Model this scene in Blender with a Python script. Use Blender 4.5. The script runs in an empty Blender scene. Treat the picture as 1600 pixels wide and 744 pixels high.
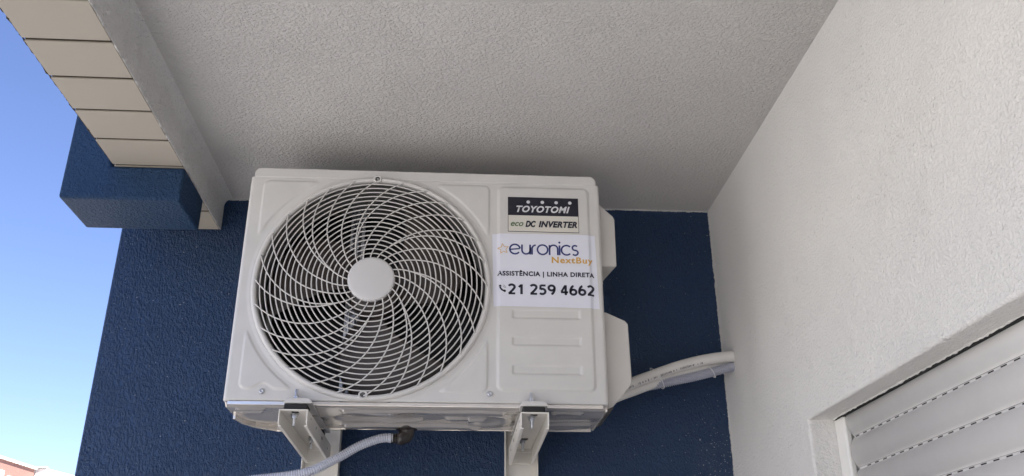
import bpy, bmesh, math, random
import numpy as np
from mathutils import Vector, Matrix
random.seed(4); rng = np.random.default_rng(4)
SC = bpy.context.scene; COL = SC.collection
PI = math.pi

# ------------------------------------------------------------------ camera, sky, sun, exposure
cam = bpy.data.cameras.new('camera'); camo = bpy.data.objects.new('camera', cam); COL.objects.link(camo)
Fw = Vector((0.05987679, 0.91300262, 0.40353562)); Rt = Vector((0.99791945, -0.06443217, -0.0022934)); Up = Vector((-0.0239068, -0.40283336, 0.91496106))
M = Matrix((Rt, Up, -Fw)).transposed().to_4x4(); camo.matrix_world = M
cam.sensor_width = 36; cam.lens = 1391.5/1600*36; cam.clip_start = .02; cam.clip_end = 5000
SC.camera = camo
SUN_EL, SUN_AZ = math.radians(50), math.radians(150)      # azimuth clockwise from +Y
w = bpy.data.worlds.new('World'); SC.world = w; w.use_nodes = True
nt = w.node_tree; bg = nt.nodes['Background']; sky = nt.nodes.new('ShaderNodeTexSky'); sky.sky_type = 'NISHITA'
sky.sun_disc = False; sky.sun_elevation = SUN_EL; sky.sun_rotation = SUN_AZ; sky.air_density = 1.0; sky.dust_density = .1; sky.ozone_density = 5.0
tint = nt.nodes.new('ShaderNodeVectorMath'); tint.operation = 'MULTIPLY'; tint.inputs[1].default_value = (1.10, .96, 1.08)
nt.links.new(sky.outputs[0], tint.inputs[0]); nt.links.new(tint.outputs[0], bg.inputs[0]); bg.inputs[1].default_value = .05
sl = bpy.data.lights.new('sun', 'SUN'); sl.energy = 5.0; sl.angle = math.radians(.5); sl.color = (1, .965, .925)
so = bpy.data.objects.new('sun', sl); COL.objects.link(so)
sd = Vector((math.sin(SUN_AZ)*math.cos(SUN_EL), math.cos(SUN_AZ)*math.cos(SUN_EL), math.sin(SUN_EL)))
so.rotation_euler = sd.to_track_quat('Z', 'Y').to_euler(); so.location = (6, -6, 12)
SC.view_settings.view_transform = 'Standard'; SC.view_settings.look = 'None'; SC.view_settings.gamma = 1
SC.view_settings.exposure = 2.2; SC.view_settings.use_curve_mapping = False
SC.render.engine = 'CYCLES'; SC.cycles.max_bounces = 10; SC.cycles.diffuse_bounces = 6

# ------------------------------------------------------------------ materials
def newmat(name):
    m = bpy.data.materials.new(name); m.use_nodes = True
    return m, m.node_tree, m.node_tree.nodes['Principled BSDF']
def N(t, k, **kw):
    n = t.nodes.new(k)
    for a, b in kw.items(): setattr(n, a, b)
    return n
def noise(t, scale, vec=None, detail=3, rough=.5, dist=0):
    n = N(t, 'ShaderNodeTexNoise'); n.inputs['Scale'].default_value = scale; n.inputs['Detail'].default_value = detail
    n.inputs['Roughness'].default_value = rough; n.inputs['Distortion'].default_value = dist
    if vec is not None: t.links.new(vec, n.inputs['Vector'])
    return n
def ramp(t, fac, a, b, ca=(0,0,0,1), cb=(1,1,1,1)):
    r = N(t, 'ShaderNodeValToRGB'); t.links.new(fac, r.inputs[0])
    r.color_ramp.elements[0].position = a; r.color_ramp.elements[1].position = b
    r.color_ramp.elements[0].color = ca; r.color_ramp.elements[1].color = cb
    return r.outputs[0]
def mixc(t, f, a, b, mode='MIX'):
    m = N(t, 'ShaderNodeMix', data_type='RGBA', blend_type=mode)
    if isinstance(f, (int, float)): m.inputs[0].default_value = f
    else: t.links.new(f, m.inputs[0])
    for i, c in ((6, a), (7, b)):
        if isinstance(c, tuple): m.inputs[i].default_value = (*c, 1) if len(c) == 3 else c
        else: t.links.new(c, m.inputs[i])
    return m.outputs[2]
def math_(t, op, a, b=None, clamp=False):
    m = N(t, 'ShaderNodeMath', operation=op, use_clamp=clamp)
    for i, v in ((0, a), (1, b)):
        if v is None: continue
        if isinstance(v, (int, float)): m.inputs[i].default_value = v
        else: t.links.new(v, m.inputs[i])
    return m.outputs[0]
def pos(t, scale=(1,1,1)):
    g = N(t, 'ShaderNodeNewGeometry')
    m = N(t, 'ShaderNodeVectorMath', operation='MULTIPLY'); t.links.new(g.outputs['Position'], m.inputs[0]); m.inputs[1].default_value = scale
    return m.outputs[0]
def sep(t):
    g = N(t, 'ShaderNodeNewGeometry'); s = N(t, 'ShaderNodeSeparateXYZ'); t.links.new(g.outputs['Position'], s.inputs[0])
    return s.outputs

def simple(name, col, rough=.5, metal=0, var=.06, spec=.5, bump=0, bscale=300):
    m, t, b = newmat(name)
    n = noise(t, 14, pos(t), 5, .6)
    v = ramp(t, n.outputs[0], .3, .7, (1-var,)*3+(1,), (1+var*.3,)*3+(1,))
    t.links.new(mixc(t, 1.0, tuple(col), v, 'MULTIPLY'), b.inputs['Base Color'])
    n2 = noise(t, 60, pos(t), 3)
    r = N(t, 'ShaderNodeMapRange'); t.links.new(n2.outputs[0], r.inputs[0]); r.inputs[3].default_value = max(.02, rough-.07); r.inputs[4].default_value = rough+.09
    t.links.new(r.outputs[0], b.inputs['Roughness'])
    b.inputs['Metallic'].default_value = metal; b.inputs['Specular IOR Level'].default_value = spec
    if bump:
        n3 = noise(t, bscale, pos(t), 3); bp = N(t, 'ShaderNodeBump'); bp.inputs['Strength'].default_value = bump; bp.inputs['Distance'].default_value = .001
        t.links.new(n3.outputs[0], bp.inputs['Height']); t.links.new(bp.outputs[0], b.inputs['Normal'])
    return m

def stucco(name, col, col2, scale=110, stretch=(1,1,1), dist=.003, strength=.8, rough=.85, spec=.3, stain=.12, pits=0, edge=None, specks=False, freckle=0):
    """rolled textured paint: lumps of a few millimetres, wide soft tone changes, some grime"""
    m, t, b = newmat(name)
    P = pos(t, stretch); P1 = pos(t)
    n1 = noise(t, scale, P, 4, .6, .25); n2 = noise(t, scale*.38, P, 2, .5, .3); n3 = noise(t, 1.7, P1, 5, .6); n4 = noise(t, scale*3.2, P, 2)
    lump = ramp(t, n1.outputs[0], .42, .72)
    h = math_(t, 'ADD', lump, math_(t, 'MULTIPLY', n2.outputs[0], .55)); h = math_(t, 'ADD', h, math_(t, 'MULTIPLY', n4.outputs[0], .16))
    if pits:
        vo = N(t, 'ShaderNodeTexVoronoi'); vo.inputs['Scale'].default_value = 95; t.links.new(P, vo.inputs['Vector'])
        pit = math_(t, 'MULTIPLY', ramp(t, vo.outputs['Distance'], .12, .3), pits)
        big = ramp(t, noise(t, 9, P1, 3).outputs[0], .45, .6)
        h = math_(t, 'ADD', h, math_(t, 'MULTIPLY', pit, big))
    patch = ramp(t, noise(t, 5.5, P1, 4, .6).outputs[0], .3, .7, (.72,.72,.72,1), (1.0,1.0,1.0,1)); h = math_(t, 'MULTIPLY', math_(t, 'SUBTRACT', h, .95 if not pits else 1.35), patch)
    bp = N(t, 'ShaderNodeBump'); bp.inputs['Strength'].default_value = strength; bp.inputs['Distance'].default_value = dist
    t.links.new(h, bp.inputs['Height']); t.links.new(bp.outputs[0], b.inputs['Normal'])
    c = mixc(t, ramp(t, n3.outputs[0], .3, .7), tuple(col), tuple(col2))
    g = noise(t, 6, P1, 6, .7)
    c = mixc(t, math_(t, 'MULTIPLY', ramp(t, g.outputs[0], .55, .8), stain), c, tuple(x*.55 for x in col))
    if freckle:
        v = N(t, 'ShaderNodeTexVoronoi'); v.inputs['Scale'].default_value = 150; t.links.new(P1, v.inputs['Vector'])
        dot = math_(t, 'LESS_THAN', math_(t, 'ADD', v.outputs['Distance'], math_(t, 'MULTIPLY', noise(t, 40, P1, 3).outputs[0], .5)), .40)
        c = mixc(t, math_(t, 'MULTIPLY', dot, freckle), c, (.30, .26, .20))
    if edge:                                    # white ceiling / side wall paint strays over the blue paint's border
        s = sep(t); e = noise(t, 70, P1, 6, .75); wob = math_(t, 'MULTIPLY', math_(t, 'SUBTRACT', e.outputs[0], .5), .009)
        fx = math_(t, 'GREATER_THAN', math_(t, 'ADD', s[0], wob), edge[0]); fz = math_(t, 'GREATER_THAN', math_(t, 'ADD', s[2], wob), edge[1])
        dx = math_(t, 'SUBTRACT', edge[0]-.018, s[0]); dz = math_(t, 'SUBTRACT', edge[1]-.018, s[2])
        f = math_(t, 'MAXIMUM', fx, fz)
        c = mixc(t, f, c, (.62, .61, .58))
    if specks:
        s = sep(t); v = N(t, 'ShaderNodeTexVoronoi'); v.inputs['Scale'].default_value = 210; t.links.new(P1, v.inputs['Vector'])
        dot = math_(t, 'LESS_THAN', v.outputs['Distance'], .34)
        cl = noise(t, 190, P1, 2)
        region = math_(t, 'MULTIPLY', math_(t, 'MULTIPLY', ramp(t, s[0], .56, .655), ramp(t, s[2], .2, .56, (1,1,1,1), (0,0,0,1))), .5)
        on = math_(t, 'GREATER_THAN', math_(t, 'ADD', cl.outputs[0], math_(t, 'MULTIPLY', region, .5)), .70)
        haze = math_(t, 'MULTIPLY', math_(t, 'MULTIPLY', region, ramp(t, noise(t, 26, P1, 5, .7).outputs[0], .4, .7)), .3)
        c = mixc(t, haze, c, (.22, .23, .22))
        c = mixc(t, math_(t, 'MULTIPLY', math_(t, 'MULTIPLY', dot, on), .65), c, (.5, .5, .48))
    t.links.new(c, b.inputs['Base Color'])
    b.inputs['Roughness'].default_value = rough; b.inputs['Specular IOR Level'].default_value = spec
    if col[2] > col[0]*2: b.inputs['Specular Tint'].default_value = (.60, .79, 1, 1)
    return m

XR, YW, ZC, ZS = .698, 2.22, 1.0776, .9832           # side wall, back wall, ceiling, soffit underside
XI, XO, XL = -.636, -.7966, -.8963                   # soffit inner and outer edge, back wall's free edge
D = 1.8468                                           # plane of the unit's front panel
m_blue = stucco('blue_wall_paint', (.0045,.018,.060), (.007,.024,.074), 170, (1.15,1,.66), .0028, 1.0, .40, .8, .05, edge=(XR-.002, ZC-.004), specks=True)
m_bluebeam = stucco('blue_beam_paint', (.013,.037,.088), (.019,.046,.104), 150, (1,1,1), .003, 1.0, .62, .4, .05)
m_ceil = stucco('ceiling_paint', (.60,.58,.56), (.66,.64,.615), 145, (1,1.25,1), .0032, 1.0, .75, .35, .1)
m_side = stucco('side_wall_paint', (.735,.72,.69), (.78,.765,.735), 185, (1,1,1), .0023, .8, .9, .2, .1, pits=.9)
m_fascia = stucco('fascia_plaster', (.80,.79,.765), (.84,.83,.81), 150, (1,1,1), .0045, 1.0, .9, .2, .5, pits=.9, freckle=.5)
m_case = simple('cream_enamel', (.60,.588,.566), .38, 0, .05, .5, .05, 500)
m_guard = simple('cream_guard_enamel', (.61,.595,.57), .35, 0, .03)
m_cover = simple('cream_plastic_cover', (.60,.575,.54), .5, 0, .03)
m_base = simple('cream_base_enamel', (.74,.70,.65), .13, .55, .1, .6)
m_hub = simple('hub_plastic', (.59,.58,.575), .45, 0, .02)
m_bracket = simple('bracket_powder_coat', (.74,.71,.65), .4, 0, .08, .5, .1, 400)
m_rubber = simple('black_rubber', (.018,.018,.018), .7)
m_steel = simple('zinc_steel', (.62,.64,.68), .28, .9, .15)
m_dsteel = simple('dark_screw_steel', (.14,.14,.14), .35, .8, .1)
m_dark = simple('gap_shade_dark', (.06,.057,.055), .5)
m_cavity = simple('inner_shroud', (.13,.125,.12), .5)
m_fan = simple('fan_plastic', (.052,.041,.036), .45)
m_coil = simple('coil_fins', (.012,.012,.013), .45, .4)
m_motor = simple('motor_casing', (.10,.085,.075), .5)
m_black = simple('label_black', (.012,.012,.022), .35, 0, .02)
m_ink = simple('navy_black_ink', (.010,.012,.03), .5, 0, .02)
m_navy = simple('navy_ink', (.022,.035,.16), .5, 0, .02)
m_gold = simple('gold_ink', (.62,.36,.07), .5, 0, .03)
m_green = simple('green_ink', (.06,.13,.05), .5, 0, .03)
m_lblw = simple('label_cream', (.62,.60,.54), .4, 0, .02)
m_silver = simple('silver_ink', (.66,.66,.68), .4, 0, .02)
m_paper = simple('sticker_vinyl', (.70,.71,.785), .38, 0, .03)
m_hose = simple('grey_ribbed_hose', (.56,.58,.66), .4, 0, .06)
m_elbow = simple('smoky_brown_elbow', (.034,.028,.026), .18, 0, .2)
m_tie = simple('white_nylon_tie', (.7,.7,.7), .45)
m_conduit = simple('lilac_grey_conduit', (.40,.41,.48), .5, 0, .06)
m_alu = simple('white_shutter_aluminium', (.73,.715,.69), .38, 0, .05, .5)
m_rail = simple('white_guide_rail', (.78,.77,.73), .4, 0, .04)
m_shadow = simple('shutter_gap_shade', (.012,.012,.012), .9)  # near-black, stands in for shade in the shutter's gaps and holes
m_soil = simple('groove_grime', (.05,.038,.024), .95, 0, .5)

m, t, b = newmat('cladding_board'); m_board = m              # white boards with grime creeping from the joints
s = sep(t); ph = math_(t, 'FRACT', math_(t, 'DIVIDE', math_(t, 'SUBTRACT', s[1], 1.8635-12), .1195))
dist_ = math_(t, 'MINIMUM', ph, math_(t, 'SUBTRACT', 1.0, ph))
n = noise(t, 22, pos(t, (1, 3, 1)), 5, .65); n2 = noise(t, 5, pos(t), 4)
f = math_(t, 'MULTIPLY', ramp(t, math_(t, 'SUBTRACT', dist_, math_(t, 'MULTIPLY', n.outputs[0], .16)), -.06, .05, (1,1,1,1), (0,0,0,1)), .6)
c = mixc(t, ramp(t, n2.outputs[0], .3, .7), (.83,.83,.84), (.86,.86,.87))
fe = math_(t, 'MULTIPLY', ramp(t, math_(t, 'ADD', s[0], math_(t, 'MULTIPLY', n.outputs[0], .008)), XO, XO+.014, (1,1,1,1), (0,0,0,1)), .8)
c = mixc(t, math_(t, 'MAXIMUM', f, fe), c, (.30,.25,.17)); t.links.new(c, b.inputs['Base Color']); b.inputs['Roughness'].default_value = .7

m, t, b = newmat('insulation_foam'); m_foam = m
n = noise(t, 40, pos(t), 4); t.links.new(mixc(t, n.outputs[0], (.62,.60,.57), (.74,.72,.69)), b.inputs['Base Color']); b.inputs['Roughness'].default_value = .6
m_print = simple('faint_grey_print', (.25,.24,.24), .6)

# ------------------------------------------------------------------ helpers
def link(name, me, mats, parent=None, smooth=False):
    if not isinstance(mats, (list, tuple)): mats = [mats]
    for k in mats: me.materials.append(k)
    if smooth: me.polygons.foreach_set('use_smooth', [True]*len(me.polygons))
    o = bpy.data.objects.new(name, me); COL.objects.link(o)
    if parent is not None: o.parent = parent
    return o
def tag(o, label=None, cat=None, group=None, kind=None):
    if label: o['label'] = label
    if cat: o['category'] = cat
    if group: o['group'] = group
    if kind: o['kind'] = kind
    return o
def thing(name, label, cat, group=None):
    o = bpy.data.objects.new(name, None); COL.objects.link(o); o.empty_display_size = .05
    return tag(o, label, cat, group)
def fin(bm, name, mats, parent=None, smooth=False, bevel=0, seg=2, auto=False):
    bmesh.ops.recalc_face_normals(bm, faces=bm.faces)
    me = bpy.data.meshes.new(name); bm.to_mesh(me); bm.free()
    o = link(name, me, mats, parent, smooth)
    if bevel:
        bv = o.modifiers.new('b', 'BEVEL'); bv.width = bevel; bv.segments = seg; bv.limit_method = 'ANGLE'; bv.angle_limit = math.radians(40)
        if smooth is False and auto: pass
    return o
def box(bm, x0, x1, y0, y1, z0, z1, mi=0):
    v = [bm.verts.new(p) for p in ((x0,y0,z0),(x1,y0,z0),(x1,y1,z0),(x0,y1,z0),(x0,y0,z1),(x1,y0,z1),(x1,y1,z1),(x0,y1,z1))]
    for f in ((0,3,2,1),(4,5,6,7),(0,1,5,4),(1,2,6,5),(2,3,7,6),(3,0,4,7)):
        fc = bm.faces.new([v[i] for i in f]); fc.material_index = mi
def prism(bm, pts, a0, a1, axis='y', pts2=None, mi=0):
    """polygon pts (2-D) swept along an axis; pts2 = polygon at the far end"""
    def P(p, a): return {'y': (p[0], a, p[1]), 'x': (a, p[0], p[1]), 'z': (p[0], p[1], a)}[axis]
    A = [bm.verts.new(P(p, a0)) for p in pts]; B = [bm.verts.new(P(p, a1)) for p in (pts2 or pts)]
    n = len(pts); fs = [bm.faces.new(A[::-1]), bm.faces.new(B)] + [bm.faces.new((A[i], A[(i+1)%n], B[(i+1)%n], B[i])) for i in range(n)]
    for f in fs: f.material_index = mi
def tube_np(path, rad, sides=8, closed=False):
    """verts, faces of a round tube along path (Nx3)"""
    path = np.asarray(path, float); n = len(path); rad = np.broadcast_to(np.asarray(rad, float), (n,))
    if closed: tan = np.roll(path, -1, 0)-np.roll(path, 1, 0)
    else: tan = np.gradient(path, axis=0)
    tan /= np.linalg.norm(tan, axis=1)[:, None]
    ref = np.array([0, 1., 0]) if np.mean(np.abs(tan[:, 1])) < .8 else np.array([1., 0, 0])
    u = np.cross(tan, ref); u /= np.linalg.norm(u, axis=1)[:, None]; v = np.cross(tan, u)
    a = np.arange(sides)/sides*2*PI
    V = path[:, None, :] + rad[:, None, None]*(np.cos(a)[None, :, None]*u[:, None, :] + np.sin(a)[None, :, None]*v[:, None, :])
    m_ = n if closed else n-1
    i = np.arange(m_)[:, None]; j = np.arange(sides)[None, :]; i2 = (i+1) % n; j2 = (j+1) % sides
    F = np.stack([i*sides+j, i*sides+j2, i2*sides+j2, i2*sides+j], -1).reshape(-1, 4).tolist()
    if not closed: F += [list(range(sides)), list(range((n-1)*sides, n*sides))[::-1]]
    return V.reshape(-1, 3).tolist(), F
def mesh_of(chunks, name):
    V, F = [], []
    for v, f in chunks:
        o = len(V); V += v; F += [[i+o for i in q] for q in f]
    me = bpy.data.meshes.new(name); me.from_pydata(V, [], F); me.update()
    bm = bmesh.new(); bm.from_mesh(me); bmesh.ops.recalc_face_normals(bm, faces=bm.faces); bm.to_mesh(me); bm.free()
    return me
def spline(pts, n=80):
    """Catmull-Rom resample"""
    P = np.array(pts, float); P = np.vstack([2*P[0]-P[1], P, 2*P[-1]-P[-2]]); out = []
    k = len(P)-3
    for t_ in np.linspace(0, k-1e-6, n):
        i = int(t_); u = t_-i; a, b_, c_, d = P[i:i+4]
        out.append(.5*((2*b_)+(-a+c_)*u+(2*a-5*b_+4*c_-d)*u*u+(-a+3*b_-3*c_+d)*u**3))
    out = np.array(out); s_ = np.r_[0, np.cumsum(np.linalg.norm(np.diff(out, axis=0), axis=1))]
    q = np.linspace(0, s_[-1], n); return np.stack([np.interp(q, s_, out[:, c]) for c in range(3)], 1), s_[-1]
def lathe(bm, prof, cx, cy, cz, axis='z', n=24, mi=0, cap=True):
    """profile [(r, h)] turned about an axis"""
    rings = []
    for r, h in prof:
        ring = []
        for k in range(n):
            a = 2*PI*k/n; x, y = r*math.cos(a), r*math.sin(a)
            p = {'z': (cx+x, cy+y, cz+h), 'y': (cx+x, cy+h, cz+y), 'x': (cx+h, cy+x, cz+y)}[axis]
            ring.append(bm.verts.new(p))
        rings.append(ring)
    for A, B in zip(rings, rings[1:]):
        for k in range(n):
            f = bm.faces.new((A[k], A[(k+1)%n], B[(k+1)%n], B[k])); f.material_index = mi; f.smooth = True
    if cap:
        for r_ in (rings[0], rings[-1]):
            f = bm.faces.new(r_); f.material_index = mi
def hexnut(bm, x, y, z0, z1, r):
    prism(bm, [(x+r*math.cos(PI/3*k), y+r*math.sin(PI/3*k)) for k in range(6)], z0, z1, 'z')

# ------------------------------------------------------------------ the place: ground, floor, walls, ceiling
bm = bmesh.new(); box(bm, -900, 900, -900, 900, -7.6, -7.5); o = fin(bm, 'ground', simple('pale_paving', (.27,.265,.26), .9, 0, .25)); tag(o, kind='structure')
bm = bmesh.new(); box(bm, XL, XR, -3.6, YW, -1.78, -1.6); o = fin(bm, 'balcony_floor', simple('beige_floor_tile', (.42,.40,.375), .5, 0, .15)); tag(o, kind='structure')
# ceiling slab
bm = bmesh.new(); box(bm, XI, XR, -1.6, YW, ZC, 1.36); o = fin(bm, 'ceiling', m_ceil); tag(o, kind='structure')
# unseen storeys above, added for their shadow, and the house beyond the side wall
bm = bmesh.new(); box(bm, XI+.002, 7, -1.7, 2.46, 1.362, 5.4); o = fin(bm, 'unseen_upper_storey', m_side); tag(o, kind='structure')

# blue end wall with softly rounded free edge
bm = bmesh.new(); box(bm, XL, XR+.24, YW, YW+.24, -7.5, 1.36)
o = fin(bm, 'blue_wall', m_blue, smooth=False, bevel=.006, seg=3); tag(o, 'dark blue textured wall behind the air conditioner, its free left edge against the sky', 'wall')

# side wall with the window opening
def side_wall():
    bm = bmesh.new()
    ys = [-1.7, .15, 1.7161, YW]; zs = [-1.6, -1.35, .381, ZC+.28]
    vv = {}
    def V(i, j):
        if (i, j) not in vv: vv[i, j] = bm.verts.new((XR, ys[i], zs[j]))
        return vv[i, j]
    fs = [bm.faces.new((V(i, j), V(i+1, j), V(i+1, j+1), V(i, j+1))) for i in range(3) for j in range(3) if (i, j) != (1, 1)]
    r = bmesh.ops.extrude_face_region(bm, geom=fs)
    for e in r['geom']:
        if isinstance(e, bmesh.types.BMVert): e.co.x += .24
    bmesh.ops.recalc_face_normals(bm, faces=bm.faces)
    ed = [e for e in bm.edges if all(abs(v.co.x-XR) < 1e-5 and -.0 < v.co.y < 1.75 and -1.4 < v.co.z < .39 for v in e.verts)]
    bmesh.ops.bevel(bm, geom=ed, offset=.006, segments=4, affect='EDGES', profile=.5)
    return fin(bm, 'white_wall', m_side)
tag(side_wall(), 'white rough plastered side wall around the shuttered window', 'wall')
bm = bmesh.new(); box(bm, XR+.242, 7, -1.7, 2.46, -7.5, 1.36); box(bm, XR, XR+.24, -1.7, 2.2, -7.5, -1.79)
o = fin(bm, 'house_interior_mass', m_side); tag(o, kind='structure')
bm = bmesh.new(); box(bm, -26, -13, -26, 17, -7.5, 3.2); 
for yy in range(-24, 15, 4):
    for zz in (-6.4, -3.4, -.4): box(bm, -13.02, -12.97, yy, yy+1.4, zz, zz+1.5, 1); box(bm, -13.0, -12.85, yy-.1, yy+1.5, zz-.12, zz-.002)
o = fin(bm, 'unseen_opposite_house', [simple('opposite_pale_render', (.69,.67,.64), .9, 0, .1), simple('opposite_window_shutter', (.38,.37,.35), .6)]); tag(o, kind='structure')  # unseen house, added across the street to bounce sunlight in
bm = bmesh.new(); box(bm, XL, 4, -3.9, -3.62, -7.5, 1.30); o = fin(bm, 'unseen_blocker_wall', m_bluebeam); tag(o, kind='structure')  # unseen wall, added to block low sky light on the unit
# low parapet on the open side (below the picture)
bm = bmesh.new(); box(bm, XL, XL+.14, -1.75, YW-.002, -1.6, -.72); o = fin(bm, 'balcony_parapet', m_side); tag(o, kind='structure')

# soffit beam along the open side
beam = thing('soffit_beam', 'white downstand beam along the open side, its underside clad in grooved boards', 'beam')
bm = bmesh.new(); box(bm, XO+.004, XI-.0015, -1.6, YW-.001, ZS+.006, 1.36)
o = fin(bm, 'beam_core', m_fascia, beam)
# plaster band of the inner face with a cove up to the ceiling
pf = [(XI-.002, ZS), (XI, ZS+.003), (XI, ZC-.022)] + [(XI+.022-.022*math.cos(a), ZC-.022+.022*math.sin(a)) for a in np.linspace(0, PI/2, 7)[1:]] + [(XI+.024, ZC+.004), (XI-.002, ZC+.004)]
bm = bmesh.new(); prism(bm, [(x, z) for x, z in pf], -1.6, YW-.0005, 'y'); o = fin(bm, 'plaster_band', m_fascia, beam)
bm = bmesh.new()
y = 1.8635 - .1195*29
while y < YW-.02:
    y1 = min(y+.1195, YW-.0005)
    jx = rng.uniform(-.0006, .0006)
    box(bm, XO+jx, XI-.0035, y+.0048, y1-.0044, ZS+jx*.4, ZS+.010); y = y+.1195
y = -1.6
box(bm, XO+.0025, XI-.004, -1.6, YW-.0007, ZS+.0032, ZS+.0102, 1)
o = fin(bm, 'cladding_board', [m_board, m_soil], beam, bevel=.0008, seg=2)
# rough grime bead on the inner joint and the outer drip edge
def ragged(x, z, r, seed, y0=-1.5, y1=YW-.01):
    g = np.random.default_rng(seed); ys = np.arange(y0, y1, .006); nn = len(ys)
    rr = r*(.55+.9*np.abs(np.convolve(g.normal(size=nn), np.ones(3)/3, 'same')))
    return tube_np(np.stack([x+g.normal(0, r*.3, nn), ys, z+g.normal(0, r*.2, nn)], 1), rr, 6)
me = mesh_of([ragged(XI-.0010, ZS+.0012, .0013, 1)], 'plaster_joint'); link('plaster_joint', me, m_fascia, beam, True)
me = mesh_of([ragged(XO-.0005, ZS+.002, .0017, 2, -1.5, 1.86)], 'drip_edge'); link('drip_edge', me, m_soil, beam, True)

# blue nib / cross beam under the soffit
bm = bmesh.new()
prism(bm, [(-.905, .8975), (XI+.001, .8975), (XI+.001, ZS-.0015), (XO-.006, ZS-.0015), (XO-.006, 1.36), (-.905, 1.36)], 1.8635, 2.034, 'y')
o = fin(bm, 'blue_beam', m_bluebeam, bevel=.007, seg=3); tag(o, 'short blue textured beam end under the soffit, outlined against the sky', 'beam')
bm = bmesh.new(); box(bm, -.903, XO-.008, 2.0345, YW-.001, 1.03, 1.36); box(bm, XO-.02, XI, YW+.0, YW+.24, 1.36, 1.361)
o = fin(bm, 'blue_upstand', m_bluebeam); o['kind'] = 'structure'

# ------------------------------------------------------------------ roller shutter
sh = thing('roller_shutter', 'closed white roller shutter with perforated slat joints in the side wall opening', 'shutter')
XS = .7655; pitch = .0592; z_top = .3945
prof = []; zj = z_top; bm = bmesh.new(); y0, y1 = .17, 1.6655
k = 0
while zj > -1.3:
    pts = []
    for s_ in np.linspace(0, 1, 13):                                    # bulging slat face
        pts.append((XS-.0125*math.sin(PI*(.04+.93*s_))**.8, zj-s_*(pitch-.0042)))
    zb = zj-(pitch-.0042)
    sec = pts + [(XS+.001, zb), (XS+.004, zb), (XS+.004, zj), (XS, zj)]
    A = [bm.verts.new((p[0], y0, p[1])) for p in pts]; B = [bm.verts.new((p[0], y1, p[1])) for p in pts]
    for i in range(len(pts)-1):
        f = bm.faces.new((A[i], A[i+1], B[i+1], B[i])); f.smooth = True
    bm.faces.new(A); bm.faces.new(B[::-1])
    # hinge strip; near-black pieces paint the shade in its perforations
    zz0, zz1 = zb-.0042, zb-.0004
    box(bm, XS-.0006, XS+.003, y0, y1, zz0, zz1+.0004)
    yy = y0+.012+(k % 2)*.004
    while yy < y1-.02:
        box(bm, XS-.0011, XS+.001, yy, yy+.0145, zz0+.0011, zz1-.0008, 1); yy += .0325
    zj -= pitch; k += 1
o = fin(bm, 'slat_curtain', [m_alu, m_shadow], sh)
bm = bmesh.new(); prism(bm, [(XR+.053, 1.7155), (XR+.053, 1.6765), (XR+.057, 1.674), (XR+.066, 1.674), (XR+.066, 1.6805), (XR+.1, 1.6805), (XR+.1, 1.7155)], -1.35, .3815, 'z')
fin(bm, 'guide_rail', m_rail, sh, bevel=.0015)
bm = bmesh.new(); prism(bm, [(XR+.053, .151), (XR+.053, .1895), (XR+.1, .1895), (XR+.1, .151)], -1.35, .3815, 'z'); fin(bm, 'guide_rail', m_rail, sh, bevel=.0015)
bm = bmesh.new(); box(bm, XS+.0075, XR+.2, .16, 1.700, -1.35, .3805); fin(bm, 'shade_backing', m_shadow, sh)  # near-black sheet painted as the shade behind the slats
bm = bmesh.new(); box(bm, XR+.0490, XR+.1, .155, 1.712, .3780, .3806); fin(bm, 'slot_shade_strip', m_shadow, sh)  # solid dark strip paints the shaded gap behind the lintel edge
me = mesh_of([ragged(XR+.0480, .3804, .0018, 5, .155, 1.712)], 'lintel_edge'); link('lintel_edge', me, m_side, sh, True)

# ------------------------------------------------------------------ air conditioner
ac = thing('air_conditioner', 'cream outdoor air conditioning unit with a round swirl fan guard, on wall brackets', 'air conditioner')
X0, X1, Z0, Z1 = -.4775, .3255, .4362, .9785
CX, CZ, RO, RH = -.1866, .6968, .2605, .2525
def sst(e0, e1, x):
    t_ = np.clip((x-e0)/(e1-e0), 0, 1); return t_*t_*(3-2*t_)
def rrect(x, z, x0, x1, z0, z1, r):
    cx, cz = (x0+x1)/2, (z0+z1)/2; qx = np.abs(x-cx)-(x1-x0)/2+r; qz = np.abs(z-cz)-(z1-z0)/2+r
    return np.hypot(np.maximum(qx, 0), np.maximum(qz, 0))+np.minimum(np.maximum(qx, qz), 0)-r      # <0 inside
def relief(x, z):
    """how far the pressed front sheet stands towards the viewer, metres"""
    x = np.asarray(x, float); z = np.asarray(z, float); R = np.hypot(x-CX, z-CZ); h = np.zeros_like(x)
    k = .012
    def smax(a, b_): return np.maximum(a, b_)+np.maximum(k-np.abs(a-b_), 0)**2/(4*k)
    for (a, b_, c_, d) in ((-.4475, -.2, .7935, .9465), (-.2, .0705, .7935, .9475), (-.449, -.2, .459, .609), (-.2, .0695, .4575, .6105)):
        if c_ > .7: b2, a2 = (b_ if b_ > 0 else -.302), (a if a < -.3 else -.063)
        else: b2, a2 = (b_ if b_ > 0 else -.307), (a if a < -.3 else -.066)
        s_ = rrect(x, z, a2, b2, c_, d, .016)
        s_ = smax(s_, .279-R)
        if a2 < -.3 and c_ < .6: s_ = smax(s_, .0165-np.hypot(x+.3994, z-.4547))
        h += .0032*(1-sst(-.0042, .0010, s_))
    sv = rrect(x, z, .0865, .3015, .4605, .9475, .016)
    h += .0046*(1-sst(-.0075, .0005, sv))
    for (c_, d) in ((.6225, .6455), (.5612, .5832), (.4975, .5200)):
        s_ = rrect(x, z, .118, .2735, c_, d, .002)
        ex = sst(-.014, -.001, -(np.minimum(x-.112, .279-x))); 
        h -= .0030*(1-sst(-.0045, .0008, s_))*(1-sst(.094*.74, .0775, np.abs(x-.19575)))
    h += .0016*(1-sst(.262, .272, R))                              # pressed seat of the guard
    return h
dx = .0016
xs = np.arange(X0+.008, X1-.008+dx/2, dx); ztop = .9545
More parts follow.
